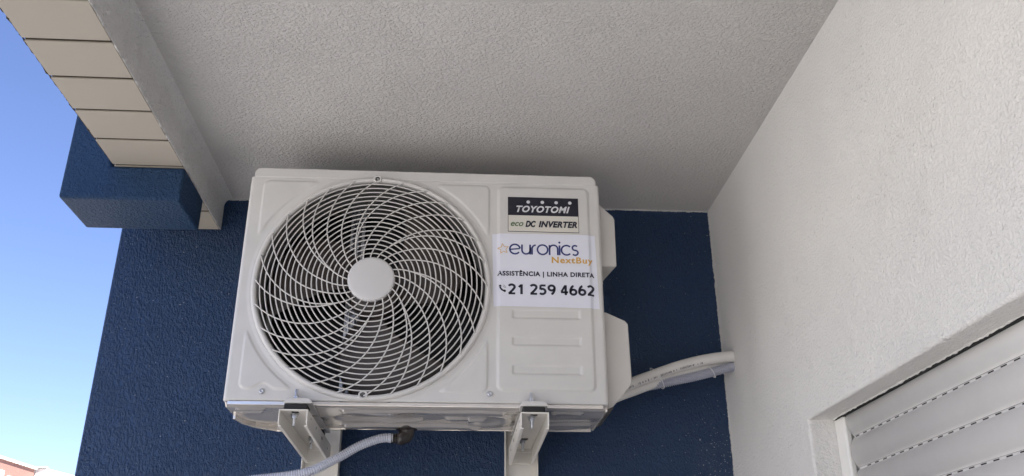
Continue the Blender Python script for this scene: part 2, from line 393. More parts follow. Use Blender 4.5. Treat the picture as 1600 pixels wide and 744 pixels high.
zs = np.r_[np.arange(Z0+.003, ztop, dx), ztop]
# vertical edges roll back
rr_ = .008
ang = np.linspace(0, PI/2, 6)
xe_l = [X0+rr_-rr_*math.sin(a) for a in ang[1:]][::-1]; ye_l = [rr_-rr_*math.cos(a) for a in ang[1:]][::-1]
xe_r = [X1-rr_+rr_*math.sin(a) for a in ang[1:]]; ye_r = [rr_-rr_*math.cos(a) for a in ang[1:]]
XX = np.r_[xe_l[0], xe_l, xs, xe_r, xe_r[-1]]; YY = np.r_[.022, ye_l, np.zeros(len(xs)), ye_r, .022]
ZZ = np.r_[Z0, Z0+.0008, zs, ztop+.0006]; YZ = np.r_[.0022+.010, .0008, np.zeros(len(zs)), .006]
gx, gz = np.meshgrid(XX, ZZ); gy = D + YY[None, :] + YZ[:, None] - relief(gx, gz)
nx, nz = len(XX), len(ZZ)
V = np.stack([gx, gy, gz], -1).reshape(-1, 3)
i, j = np.meshgrid(np.arange(nx-1), np.arange(nz-1)); i = i.ravel(); j = j.ravel()
cxm = (XX[i]+XX[i+1])/2; czm = (ZZ[j]+ZZ[j+1])/2; keep = np.hypot(cxm-CX, czm-CZ) > RH
F = np.stack([j*nx+i, j*nx+i+1, (j+1)*nx+i+1, (j+1)*nx+i], -1)[keep]
me = bpy.data.meshes.new('front_panel'); me.vertices.add(len(V)); me.vertices.foreach_set('co', V.ravel())
me.loops.add(F.size); me.loops.foreach_set('vertex_index', F.ravel().astype(np.int32)); me.polygons.add(len(F))
me.polygons.foreach_set('loop_start', np.arange(0, F.size, 4, dtype=np.int32)); me.polygons.foreach_set('loop_total', np.full(len(F), 4, np.int32)); me.update(calc_edges=True)
link('front_panel', me, m_case, ac, True)

# side / back walls of the cabinet
plan = [(X0+.0008, D+.02), (X0+.0008, 1.95), (X0+.012, 1.985), (-.4275, 2.058), (-.415, 2.062), (X1-.0008, 2.062), (X1-.0008, D+.02)]
inn = [(X0+.003, D+.02), (X0+.003, 1.949), (X0+.014, 1.982), (-.4265, 2.0555), (-.4148, 2.0595), (X1-.003, 2.0595), (X1-.003, D+.02)]
bm = bmesh.new(); Z_a, Z_b = .4345, .9555
for P_ in range(len(plan)-1):
    quad = [plan[P_], plan[P_+1], inn[P_+1], inn[P_]]; prism(bm, quad, Z_a, Z_b, 'z')
fin(bm, 'cabinet_side', m_case, ac)
# lid
lid = [(X0+.006, D-.0008), (X1-.006, D-.0008), (X1-.001, D+.006), (X1-.001, 2.064), (-.416, 2.064), (X0+.002, 1.985), (X0+.002, D+.006)]
lid2 = [(x*.994-.0004, y_*.999+.0034) for x, y_ in lid]
bm = bmesh.new()
lidA = [(X0+.0075, Z1-.024), (X0+.0075, Z1-.010), (X0+.0155, Z1-.001), (X0+.020, Z1), (X1-.020, Z1), (X1-.0155, Z1-.001), (X1-.0075, Z1-.010), (X1-.0075, Z1-.024)]
prism(bm, lidA, D-.0012, 2.06, 'y')
fin(bm, 'lid', m_case, ac, bevel=.0025, seg=3)
bm = bmesh.new(); box(bm, X0+.004, X1-.004, D+.004, 2.058, Z1-.030, Z1-.0245); fin(bm, 'lid_lip', m_cavity, ac)
# pressed base tray
def base_relief(x, y):
    h = np.zeros_like(x)
    for (a, b_, c_, d, hh, r) in ((-.455, -.395, 1.868, 1.884, .004, .006), (-.452, -.405, 1.900, 1.914, .004, .005), (-.24, .11, 1.872, 1.902, .006, .012), (-.26, -.07, 1.935, 1.985, -.006, .02),
                                  (-.02, .07, 1.925, 1.948, .006, .010), (-.25, .06, 2.01, 2.045, .007, .012), (.21, .275, 1.875, 1.905, .005, .01), (.2, .30, 1.95, 1.968, -.005, .007), (.21, .31, 1.99, 2.03, .005, .01)):
        h += hh*(1-sst(-.006, .003, rrect(x, y, a, b_, c_, d, r)))
    h += .004*(1-sst(.008, .02, np.abs(np.hypot(x-.07, y-1.965)-.045)))*(x > .03)
    h += .0016*np.sin(x*31+y*17)*np.sin(y*40-x*9)
    return h
gx_, gy_ = np.meshgrid(np.linspace(X0+.004, X1-.003, 330), np.linspace(D+.008, 2.060, 110))
px = gx_.copy(); cut = -.4275+.0  # trim the rear left corner
lim = np.where(gy_ > 1.95, X0+.004+(gy_-1.95)/(2.06-1.95)*(.048), X0+.004); px = lim+(gx_-(X0+.004))*(X1-.003-lim)/(X1-.003-(X0+.004))
bz = .4325-base_relief(px, gy_)-.0065*sst(D+.008, D+.020, gy_)
V = np.stack([px, gy_, bz], -1).reshape(-1, 3); nx_, ny_ = 330, 110
i, j = np.meshgrid(np.arange(nx_-1), np.arange(ny_-1)); i = i.ravel(); j = j.ravel()
F = np.stack([j*nx_+i, (j+1)*nx_+i, (j+1)*nx_+i+1, j*nx_+i+1], -1).tolist()
me = bpy.data.meshes.new('base_tray'); me.from_pydata(V.tolist(), [], F); me.update(); o = link('base_tray', me, m_base, ac, True)
so_ = o.modifiers.new('s', 'SOLIDIFY'); so_.thickness = .0015; so_.offset = -1
bm = bmesh.new(); box(bm, X0+.010, X1-.012, D+.001, D+.0075, .4275, .4355); fin(bm, 'front_lip', m_base, ac, bevel=.001)
bm = bmesh.new(); box(bm, X1-.006, X1-.0015, D+.012, 2.055, .4240, .4340); box(bm, -.42, X1-.008, 2.0605, 2.0635, .4225, .440); fin(bm, 'tray_rim', m_base, ac, bevel=.001)
# hanging drip rim on the left rear corner
bm = bmesh.new(); prism(bm, [(X0+.004, 1.935), (X0+.012, 1.985), (-.445, 2.03), (-.40, 2.066), (-.375, 2.066), (-.375, 2.060), (-.402, 2.058), (-.442, 2.02), (X0+.017, 1.98), (X0+.010, 1.935)], .416, .438, 'z')
fin(bm, 'corner_rim', m_base, ac, bevel=.0015)
# service covers on the right flank
bm = bmesh.new()
fr = [(.300, .6655), (.3377, .6601), (.3800, .6412), (.3868, .6330), (.3883, .4975), (.3780, .4830), (.3400, .4400), (.3359, .4365), (.300, .4365)]
rr2 = [(.300, .6655), (.3340, .6601), (.3740, .6412), (.3800, .6330), (.3810, .5000), (.3700, .4880), (.3340, .4480), (.3320, .4450), (.300, .4450)]
prism(bm, fr, D+.05, D+.19, 'y', rr2); fin(bm, 'valve_cover', m_cover, ac, bevel=.004, seg=3)
bm = bmesh.new()
fr = [(.300, .9450), (.3314, .9307), (.3640, .8985), (.3676, .8910), (.3672, .7730), (.3640, .7700), (.300, .7700)]
rr2 = [(.300, .9450), (.3300, .9307), (.3560, .9000), (.3590, .8910), (.3500, .7730), (.3480, .7700), (.300, .7700)]
prism(bm, fr, D+.045, D+.15, 'y', rr2); fin(bm, 'handle_cover', m_cover, ac, bevel=.0035, seg=3)
bm = bmesh.new(); box(bm, .322, .3375, D+.07, D+.11, .735, .758); fin(bm, 'cover_clip', m_cover, ac, bevel=.002)
bm = bmesh.new(); prism(bm, [(X1-.001, .4335), (.342, .4405), (.3385, .4345), (.333, .4262), (X1-.003, .4215)], D+.03, D+.16, 'y'); fin(bm, 'gap_shade_wedge', m_dark, ac, bevel=.002)  # dark wedge paints the shade in the gap beside the valve cover

# interior: shroud, motor, coil, mounts
bm = bmesh.new(); lathe(bm, [(.2535, .0005), (.2505, .004), (.249, .012), (.2475, .05), (.2475, .095), (.256, .12), (.256, .121), (.2655, .119), (.2655, .0005)], CX, D, CZ, 'y', 96, cap=False); fin(bm, 'shroud', m_cavity, ac)
bm = bmesh.new(); box(bm, X0+.02, .085, D+.19, D+.205, .445, .95)
box(bm, .085, .090, D+.03, D+.2, .445, .95); fin(bm, 'condenser_coil', m_coil, ac)
bm = bmesh.new()
for xa in (-.2515, -.2385): lathe(bm, [(.0032, 0), (.0032, .5)], xa, D+.15, .445, 'z', 10)
box(bm, -.262, -.228, D+.155, D+.163, .445, .95); fin(bm, 'motor_mount', m_steel, ac)
bm = bmesh.new(); lathe(bm, [(.0, .0), (.046, 0), (.05, .006), (.05, .05), (.044, .058), (0, .058)], CX, D+.095, CZ, 'y', 40, cap=False); fin(bm, 'motor', m_motor, ac)
bm = bmesh.new(); box(bm, -.145, -.085, D+.14, D+.175, .515, .60); box(bm, -.135, -.125, D+.13, D+.14, .52, .6); box(bm, -.105, -.098, D+.13, D+.14, .52, .6); fin(bm, 'capacitor_box', simple('dull_grey_bracket', (.16,.16,.16), .4, .4), ac, bevel=.003)
# propeller
V, F = [], []
for b_ in range(3):
    nr, na = 14, 22; o0 = len(V)
    for a_ in range(nr):
        r = .05+(.238-.05)*a_/(nr-1); wdt = math.radians(40+26*math.sin(PI*(.15+.7*a_/(nr-1)))); sweep = math.radians(28)*(a_/(nr-1))**1.5
        for c_ in range(na):
            u = c_/(na-1); th = math.radians(-98+120*b_)+sweep+(u-.5)*wdt
            V.append((CX+r*math.cos(th), D+.082-.044*(u-.5)-.008*math.sin(PI*u), CZ+r*math.sin(th)))
    for a_ in range(nr-1):
        for c_ in range(na-1): p = o0+a_*na+c_; F.append((p, p+1, p+na+1, p+na))
me = bpy.data.meshes.new('fan_blades'); me.from_pydata(V, [], F); me.update(); fan = link('propeller', me, m_fan, ac, True)
s_ = fan.modifiers.new('s', 'SOLIDIFY'); s_.thickness = .003
bm = bmesh.new(); lathe(bm, [(0, -.004), (.048, 0), (.055, .006), (.057, .05), (0, .05)], CX, D+.045, CZ, 'y', 40, cap=False); fin(bm, 'propeller_hub', m_fan, fan)

# guard
def dome(r): return D-.010-.0215*np.maximum(0, 1-(np.asarray(r)/.25)**2)
guard_chunks = []
for k in range(17):
    r = .2405-.0112*k; a = np.linspace(0, 2*PI, 145)[:-1]
    guard_chunks.append(tube_np(np.stack([CX+r*np.cos(a), np.full(144, float(dome(r))), CZ+r*np.sin(a)], 1), .00150, 6, True))
rs = np.array([.2515, .2325, .2117, .19, .1624, .1379, .1163, .0946, .0745, .0617, .050]); st = np.array([0, .115, .22, .322, .45, .56, .65, .75, .865, .94, 1.])
rq = np.linspace(.2515, .050, 44); sq = np.interp(rq, rs[::-1], st[::-1]); sq = np.convolve(np.r_[sq[0]-(sq[1]-sq[0])*np.arange(3, 0, -1), sq, sq[-1]+(sq[-1]-sq[-2])*np.arange(1, 4)], np.ones(7)/7, 'valid')
for g in range(7):
    for ty, T in ((0, 57.4), (1, 61.7), (2, 66.0), (3, 66.0)):
        tip = 12.4+51.4286*g-25.714+12.857*ty
        if ty < 3: th = tip+T*sq
        else:
            base = tip-12.857+66.0*sq; th = base+12.857*(1-np.clip(sq/.8, 0, 1)**1.0)
            stop = sq < .81
        th = np.radians(th); rr = rq
        if ty == 3: th = th[stop]; rr = rq[stop]
        guard_chunks.append(tube_np(np.stack([CX+rr*np.cos(th), dome(rr)-.0022, CZ+rr*np.sin(th)], 1), .0015, 6))
grl = link('fan_guard', mesh_of(guard_chunks, 'fan_guard'), m_guard, ac, True)
bm = bmesh.new(); lathe(bm, [(.2478, .006), (.2480, -.004), (.2490, -.0078), (.2515, -.0105), (.2545, -.0115), (.2575, -.0105), (.2600, -.0075), (.2610, -.0035), (.2610, .0)], CX, D, CZ, 'y', 180, cap=False)
fin(bm, 'rim', m_guard, grl)
bm = bmesh.new(); lathe(bm, [(0, -.0375), (.044, -.0372), (.0485, -.0362), (.0505, -.034), (.0512, -.030), (.0512, -.024), (0, -.024)], CX, D, CZ, 'y', 80, cap=False); fin(bm, 'hub_cap', m_hub, grl)
for (x, z) in ((-.1887, .9515), (-.1899, .4475)):
    bm = bmesh.new(); lathe(bm, [(.0098, .0), (.0098, -.0122), (.0088, -.0135), (.0062, -.0135), (.0058, -.011)], x, D, z, 'y', 24, cap=False); fin(bm, 'screw_boss', m_guard, grl)
    bm = bmesh.new(); lathe(bm, [(0, -.0108), (.0022, -.0108), (.0024, -.0125), (.0046, -.0118), (.0056, -.0095)], x, D, z, 'y', 20, cap=False); fin(bm, 'screw', m_dsteel, grl)
for (x, z) in ((-.3994, .4547), (.073, .4558)):
    bm = bmesh.new(); lathe(bm, [(.0058, -.0015), (.0058, -.0026), (.0045, -.0045), (.0042, -.0052), (.0018, -.0056), (.0016, -.0036), (0, -.0036)], x, D-.0005, z, 'y', 20, cap=False); fin(bm, 'screw', m_steel, ac)

# feet (pressed rails running front to back)
FL, FR_ = -.318, .1645
for fx in (FL, FR_):
    bm = bmesh.new()
    prism(bm, [(fx-.029, .4245), (fx-.0285, .4275), (fx-.023, .4355), (fx+.023, .4355), (fx+.0285, .4275), (fx+.029, .4245)], 1.8155, 2.118, 'y')
    fin(bm, 'foot', m_case, ac, bevel=.002, seg=3)

# ------------------------------------------------------------------ writing
def front_y(x, z): return D - relief(x, z)
def drape(bm, off, sag=0):
    for v in bm.verts: v.co.y = float(front_y(v.co.x, v.co.z)) - off
def text_bm(body, x0, x1, z, height=None, shear=0, bold=0, spacing=1.0):
    """text laid in x-z, stretched to run from x0 to x1 on baseline z"""
    cu = bpy.data.curves.new('t', 'FONT'); cu.body = body; cu.size = 1; cu.shear = shear; cu.offset = bold; cu.space_character = spacing; cu.resolution_u = 4
    ob = bpy.data.objects.new('t', cu); COL.objects.link(ob); dg = bpy.context.evaluated_depsgraph_get(); dg.update()
    me = bpy.data.meshes.new_from_object(ob.evaluated_get(dg)); bpy.data.objects.remove(ob); bpy.data.curves.remove(cu)
    co = np.array([v.co[:] for v in me.vertices]); a, b_ = co[:, 0].min(), co[:, 0].max(); sx = (x1-x0)/(b_-a)
    caps = co[:, 1].max(); sz = sx if height is None else height/caps
    bm = bmesh.new(); bm.from_mesh(me); bpy.data.meshes.remove(me)
    for v in bm.verts: v.co = Vector((x0+(v.co.x-a)*sx, 0, z+v.co.y*sz))
    return bm
def merge(*bms):
    out = bmesh.new()
    for b_ in bms:
        me = bpy.data.meshes.new('x'); b_.to_mesh(me); out.from_mesh(me); bpy.data.meshes.remove(me); b_.free()
    return out
def ink(bm, name, mat, parent, off=.0009):
    for cxx in np.arange(.284, .3095, .003):
        bmesh.ops.bisect_plane(bm, geom=bm.verts[:]+bm.edges[:]+bm.faces[:], plane_co=(cxx, 0, 0), plane_no=(1, 0, 0))
    bmesh.ops.triangulate(bm, faces=bm.faces[:])
    drape(bm, off)
    me = bpy.data.meshes.new(name); bm.to_mesh(me); bm.free(); return link(name, me, mat, parent)
def stroke(bm, pts, wd, closed=False):
    P = np.array(pts, float); n = len(P)
    T = (np.roll(P, -1, 0)-np.roll(P, 1, 0)) if closed else np.gradient(P, axis=0)
    T /= np.linalg.norm(T, axis=1)[:, None]+1e-12; Nn = np.stack([-T[:, 1], T[:, 0]], 1)
    A = [bm.verts.new((p[0], 0, p[1])) for p in P+Nn*wd/2]; B = [bm.verts.new((p[0], 0, p[1])) for p in P-Nn*wd/2]
    for i in range(n if closed else n-1): bm.faces.new((A[i], A[(i+1)%n], B[(i+1)%n], B[i]))
def disc(bm, x, z, r, n=20): bm.faces.new([bm.verts.new((x+r*math.cos(2*PI*k/n), 0, z+r*math.sin(2*PI*k/n))) for k in range(n)])
def arc(cx, cz, rx, a0, a1, n=16, rz=None):
    a = np.radians(np.linspace(a0, a1, n)); return [(cx+rx*math.cos(t_), cz+(rz or rx)*math.sin(t_)) for t_ in a]
def rectbm(bm, x0, x1, z0, z1, nx=1, nz=1, sk=0):
    xs_ = np.linspace(x0, x1, nx+1); zs_ = np.linspace(z0, z1, nz+1)
    vv = [[bm.verts.new((x+sk*(z1-z), 0, z)) for x in xs_] for z in zs_]
    for a in range(nz):
        for c_ in range(nx): bm.faces.new((vv[a][c_], vv[a][c_+1], vv[a+1][c_+1], vv[a+1][c_]))

# brand plate
def sheet(bm, name, mat, parent, off): 
    drape(bm, off); me = bpy.data.meshes.new(name); bm.to_mesh(me); bm.free(); return link(name, me, mat, parent, True)
bx0, bx1, bz0, bzm, bz1 = .1115, .2745, .8300, .8712, .9178
bm = bmesh.new(); rectbm(bm, bx0, bx1, bz0, bz1, 20, 20); lab = sheet(bm, 'brand_label', m_black, ac, .0006)
bm = bmesh.new(); rectbm(bm, bx0+.0011, bx1-.0011, bz0+.0012, bzm, 20, 8); sheet(bm, 'cream_field', m_lblw, lab, .0010)
bm = text_bm('TOYOTOMI', .1310, .2545, .8800, .0160, .30, .036, 1.12)
for dxp in (.1585, .1911, .2232, .2550): disc(bm, dxp, .9055, .0041)
ink(bm, 'lettering', m_silver, lab, .0012)
ink(text_bm('eco', .1180, .1470, .8440, .0098, .3, .014), 'lettering', m_green, lab, .0015)
ink(merge(text_bm('DC', .1515, .1755, .8430, .0150, .25, .052), text_bm('INVERTER', .1815, .2705, .8430, .0150, .25, .048, 1.06)), 'lettering', m_ink, lab, .0015)
# vinyl sticker
bm = bmesh.new()
n1_, n2_ = 120, 60; sxs = np.linspace(0, 1, n1_+1); szs = np.linspace(0, 1, n2_+1)
vv = []
for b_ in szs:
    z_l = .651+(.8246-.651)*b_; z_r = .6495+(.826-.6495)*b_
    vv.append([bm.verts.new(((.0799-.0039*b_)*(1-a)+(.3148-.0043*b_)*a, 0, z_l*(1-a)+z_r*a)) for a in sxs])
for a in range(n2_):
    for c_ in range(n1_): bm.faces.new((vv[a][c_], vv[a][c_+1], vv[a+1][c_+1], vv[a+1][c_]))
stk = sheet(bm, 'sticker', m_paper, ac, .0005)
h = .0232; x = .1158; zb = .7752; W_ = .0038; bm = bmesh.new(); g = .0042
def adv(w_): 
    global x; x += w_+g
r = h/2
stroke(bm, [(x+.001, zb+r*.93), (x+2*r-.0008, zb+r*1.12)], W_*.85); stroke(bm, arc(x+r, zb+r, r, 8, 322, 30), W_); adv(2*r)
w_ = .0185; q_ = w_/2; stroke(bm, [(x, zb+h), (x, zb+h*.6)]+arc(x+q_, zb+q_+.0003, q_, 180, 360, 16)+[(x+w_, zb+h*.6), (x+w_, zb+h)], W_); stroke(bm, [(x+w_, zb+h*.7), (x+w_, zb-.001)], W_); adv(w_)
stroke(bm, [(x, zb-.001), (x, zb+h*.55)]+arc(x+.0095, zb+h*.57, .0095, 180, 95, 8, .0092), W_); adv(.0082)
stroke(bm, arc(x+r, zb+r, r, 0, 348, 32), W_, True); adv(2*r)
stroke(bm, [(x, zb-.001), (x, zb+h)], W_); stroke(bm, arc(x+q_, zb+h-q_, q_, 180, 0, 16)+[(x+w_, zb+h*.4), (x+w_, zb-.001)], W_); adv(w_)
stroke(bm, [(x, zb-.001), (x, zb+h)], W_); disc(bm, x, zb+h+.0068, .0025); adv(0)
stroke(bm, arc(x+r, zb+r, r, 45, 315, 24), W_); adv(2*r*.86)
s1 = h/4; stroke(bm, arc(x+.0068, zb+3*s1+.0002, .0060, 38, 270, 16, s1)[:-1]+arc(x+.0068, zb+s1, .0066, 90, -142, 16, s1+.0002), W_)
ink(bm, 'lettering', m_navy, stk)
bm = bmesh.new(); star = []
for k in range(10):
    a = math.radians(98+36*k); rr = .0130 if k % 2 == 0 else .0058; star.append((.1008+rr*math.cos(a), .7868+rr*math.sin(a)))
star2 = []
for k in range(10):
    p, q_ = star[k], star[(k+1) % 10]; star2 += [(p[0]+(q_[0]-p[0])*u, p[1]+(q_[1]-p[1])*u) for u in (0, .33, .66)]
stroke(bm, star2, .0014, True); ink(bm, 'star_emblem', m_gold, stk); b2 = text_bm('NextBuy', .2100, .3035, .7555, .0145, 0, .027, 1.14)
ink(b2, 'lettering', m_gold, stk)
bt = text_bm('ASSISTÊNCIA | LINHA DIRETA', .0878, .3060, .7228, None, 0, .042, 1.12)
ink(bt, 'lettering', m_ink, stk)
def digit(bm, ch, x, z, w, h, wd):
    X = lambda u: x+u*w
    Zf = lambda v: z+v*h
    def A(cx, cz, rx, rz, a0, a1, n=18): return [(X(cx)+rx*w*math.cos(a), Zf(cz)+rz*h*math.sin(a)) for a in np.radians(np.linspace(a0, a1, n))]
    if ch == '2': stroke(bm, A(.46, .73, .38, .23, 158, -28)+[(X(.60), Zf(.42)), (X(.12), Zf(.05))], wd); stroke(bm, [(X(.06), Zf(.065)), (X(.92), Zf(.065))], wd*.9)
    if ch == '1': stroke(bm, [(X(.58), Zf(0)), (X(.58), Zf(1))], wd*1.05); stroke(bm, [(X(.56), Zf(.93)), (X(.22), Zf(.72))], wd*.9)
    if ch == '5': stroke(bm, [(X(.88), Zf(.93)), (X(.22), Zf(.93))], wd*.9); stroke(bm, [(X(.23), Zf(.96)), (X(.19), Zf(.50))], wd*.9); stroke(bm, A(.44, .32, .40, .265, 125, -140), wd)
    if ch == '4': stroke(bm, [(X(.66), Zf(0)), (X(.66), Zf(1))], wd*1.0); stroke(bm, [(X(.60), Zf(.95)), (X(.10), Zf(.32))], wd*.85); stroke(bm, [(X(.04), Zf(.28)), (X(.96), Zf(.28))], wd*.9)
    if ch in '69':
        f = (lambda p: p) if ch == '6' else (lambda p: (2*x+w-p[0], 2*z+h-p[1]))
        stroke(bm, [f(p) for p in A(.50, .31, .38, .25, 0, 345, 26)], wd, True); stroke(bm, [f(p) for p in A(.62, .34, .50, .60, 98, 185, 16)], wd)
bt = bmesh.new(); xd = .1118
for ch_ in '21 259 4662':
    if ch_ == ' ': xd += .0088; continue
    digit(bt, ch_, xd, .6790, .0172, .0232, .0053); xd += .0195+.0003
ph = bmesh.new(); stroke(ph, arc(.1062, .6985, .0125, 190, 262, 14), .0036); disc(ph, .0942, .6975, .0029); disc(ph, .1042, .6862, .0029)
stroke(ph, arc(.0985, .6925, .0052, 5, 70, 8), .0008); stroke(ph, arc(.0985, .6925, .0080, 5, 70, 8), .0008)
ink(bt, 'lettering', m_ink, stk); ink(ph, 'telephone_symbol', m_ink, stk)

# ------------------------------------------------------------------ wall brackets
def bracket(xc, wall_x0, wall_x1, label):
    root = thing('wall_bracket', label, 'bracket', 'cream steel wall brackets under the unit'); root.location = (xc, YW, .40)
    def P(bm, name, mat, parent=root, bevel=.0008, smooth=False):
        bmesh.ops.translate(bm, verts=bm.verts, vec=(-xc, -YW, -.40)); return fin(bm, name, mat, parent, bevel=bevel)
    w2 = .029; yf, yb = 1.800, YW-.0325; zt, th = .4085, .0026
    # arm: top web with two slots, two side flanges deepening to the wall
    xs_ = [xc-w2+th, xc-.0075, xc+.0075, xc+w2-th]; ys_ = [yf, 1.811, 1.834, 2.060, 2.084, yb]
    bm = bmesh.new()
    for a in range(3):
        for c_ in range(5):
            if a == 1 and c_ in (1, 3): continue
            box(bm, xs_[a], xs_[a+1], ys_[c_], ys_[c_+1], zt-th, zt)
    bmesh.ops.remove_doubles(bm, verts=bm.verts, dist=1e-5)
    seen = {}
    for f in bm.faces[:]:
        kx = tuple(sorted(v.index for v in f.verts))
    bm.verts.index_update(); dd = []
    for f in bm.faces:
        kx = tuple(sorted(v.index for v in f.verts))
        if kx in seen: dd += [f, seen[kx]]
        seen[kx] = f
    bmesh.ops.delete(bm, geom=list(set(dd)), context='FACES_ONLY')
    for sx in (-1, 1):
        a, b_ = sorted((xc+sx*w2, xc+sx*(w2-th)))
        prism(bm, [(yf, zt), (yf, zt-.027), (yf+.006, zt-.031), (yb, zt-.039), (yb, zt)], a, b_, 'x')
    arm = P(bm, 'arm', m_bracket); sx = 1 if xc < 0 else -1
    for yy, zz, ly, lz in ((1.846, .3985, .0030, .0022), (1.925, .3965, .0040, .0030), (2.02, .3935, .0090, .0036), (2.12, .3900, .004, .003)):
        a, b_ = sorted((xc+sx*w2-sx*.0006, xc+sx*w2+sx*.0003)); bm = bmesh.new(); prism(bm, [(yy+ly*math.cos(t_), zz+lz*math.sin(t_)) for t_ in np.linspace(0, 2*PI, 13)[:-1]], a, b_, 'x'); P(bm, 'hole_shade_disc', m_cavity, arm, 0)  # dark discs on the flange paint the shade inside its holes
    bm = bmesh.new()
    for sx in (-1, 1):
        a, b_ = sorted((xc+sx*w2, xc+sx*(w2-.0065))); prism(bm, [(yf+.006, zt-.0310), (yb, zt-.0390), (yb, zt-.0414), (yf+.006, zt-.0334)], a, b_, 'x')
    P(bm, 'return_lip', m_bracket)
    # upright: channel on the wall
    bm = bmesh.new(); zl, zh = -.02, .462
    box(bm, wall_x0+.0026, wall_x1-.0026, YW-.0032, YW-.0006, zl, zh)
    box(bm, wall_x0, wall_x0+.0026, YW-.032, YW-.0004, zl, zh); box(bm, wall_x1-.0026, wall_x1, YW-.032, YW-.0004, zl, zh)
    P(bm, 'wall_plate', m_bracket)
    bm = bmesh.new()
    for zz in (zt-.012, zt-.040): prism(bm, [(xc-w2-.001, zz), (xc+w2+.001, zz), (xc+w2+.001, zz+.0), (xc-w2-.001, zz+.002)], yb-.006, YW-.033, 'y')
    P(bm, 'gusset', m_bracket)
    for n_, (yy, zb_) in enumerate(((1.8375, 0), (2.086, 0))):
        bm = bmesh.new()                                   # rubber buffer between arm and foot
        box(bm, xc-.0235, xc+.0235, yy-.021, yy+.021, zt+.0004, .4240); P(bm, 'rubber_pad', m_rubber, bevel=.003)
        bx_ = xc-.0035
        bm = bmesh.new()
        lathe(bm, [(0, 0), (.0033, 0), (.0033, .075), (0, .0752)], bx_, yy-.0015, zt-.026, 'z', 12, cap=False)
        lathe(bm, [(.0088, 0), (.0088, .0016), (.0034, .0016)], bx_, yy-.0015, zt-th-.0018, 'z', 20); hexnut(bm, bx_, yy-.0015, zt-th-.0082, zt-th-.002, .0066)
        lathe(bm, [(.0092, 0), (.0092, .0014), (.0034, .0014)], bx_, yy-.0015, .4358, 'z', 20); hexnut(bm, bx_, yy-.0015, .4372, .4432, .0064)
        P(bm, 'bolt', m_steel, bevel=.0004)
    return root
bracket(-.3225, -.3620, -.2740, 'left cream steel wall bracket, under the fan side, crossed by the drain hose')
bracket(.1640, .1250, .2060, 'right cream steel wall bracket, under the lettered side of the unit')

# ------------------------------------------------------------------ drain elbow and hose
ch = [tube_np(np.array([(-.1070, 2.035, .4250), (-.1070, 2.035, .4180), (-.1070, 2.035, .4175), (-.1070, 2.035, .4110), (-.1080, 2.035, .4060), (-.1110, 2.033, .4010), (-.1160, 2.03, .3980), (-.1210, 2.03, .3966), (-.1250, 2.03, .3966)]), np.array([.0240, .0240, .0190, .0180, .0175, .0170, .0160, .0148, .0135]), 28)]
xx = np.linspace(-.125, -.140, 40); ch.append(tube_np(np.stack([xx, np.full(40, 2.03), np.full(40, .3966)], 1), .0112+.0010*np.cos(np.linspace(0, 6*PI, 40)), 24))
link('drain_elbow', mesh_of(ch, 'drain_elbow'), m_elbow, ac, True)

path, Ln = spline([(-.1375, 2.03, .3968), (-.150, 2.026, .3972), (-.1650, 2.022, .3945), (-.1840, 2.02, .3880), (-.2115, 2.015, .3752), (-.2385, 2.01, .3578), (-.2654, 2.0, .3405), (-.2997, 1.985, .3190), (-.3396, 1.98, .3075), (-.3863, 1.98, .3008), (-.4460, 1.98, .2925), (-.53, 1.99, .272), (-.62, 2.05, .20), (-.66, 2.12, .05), (-.67, 2.15, -.2)], 900)
s_ = np.linspace(0, Ln, 900); rad = .0094+.0011*np.cos(s_*2*PI/.0050); rad[:8] = .0104
o = link('drain_hose', mesh_of([tube_np(path, rad, 18)], 'drain_hose'), m_hose, None, True)
tag(o, 'pale ribbed drain hose running from the brown elbow down under the left bracket', 'hose')

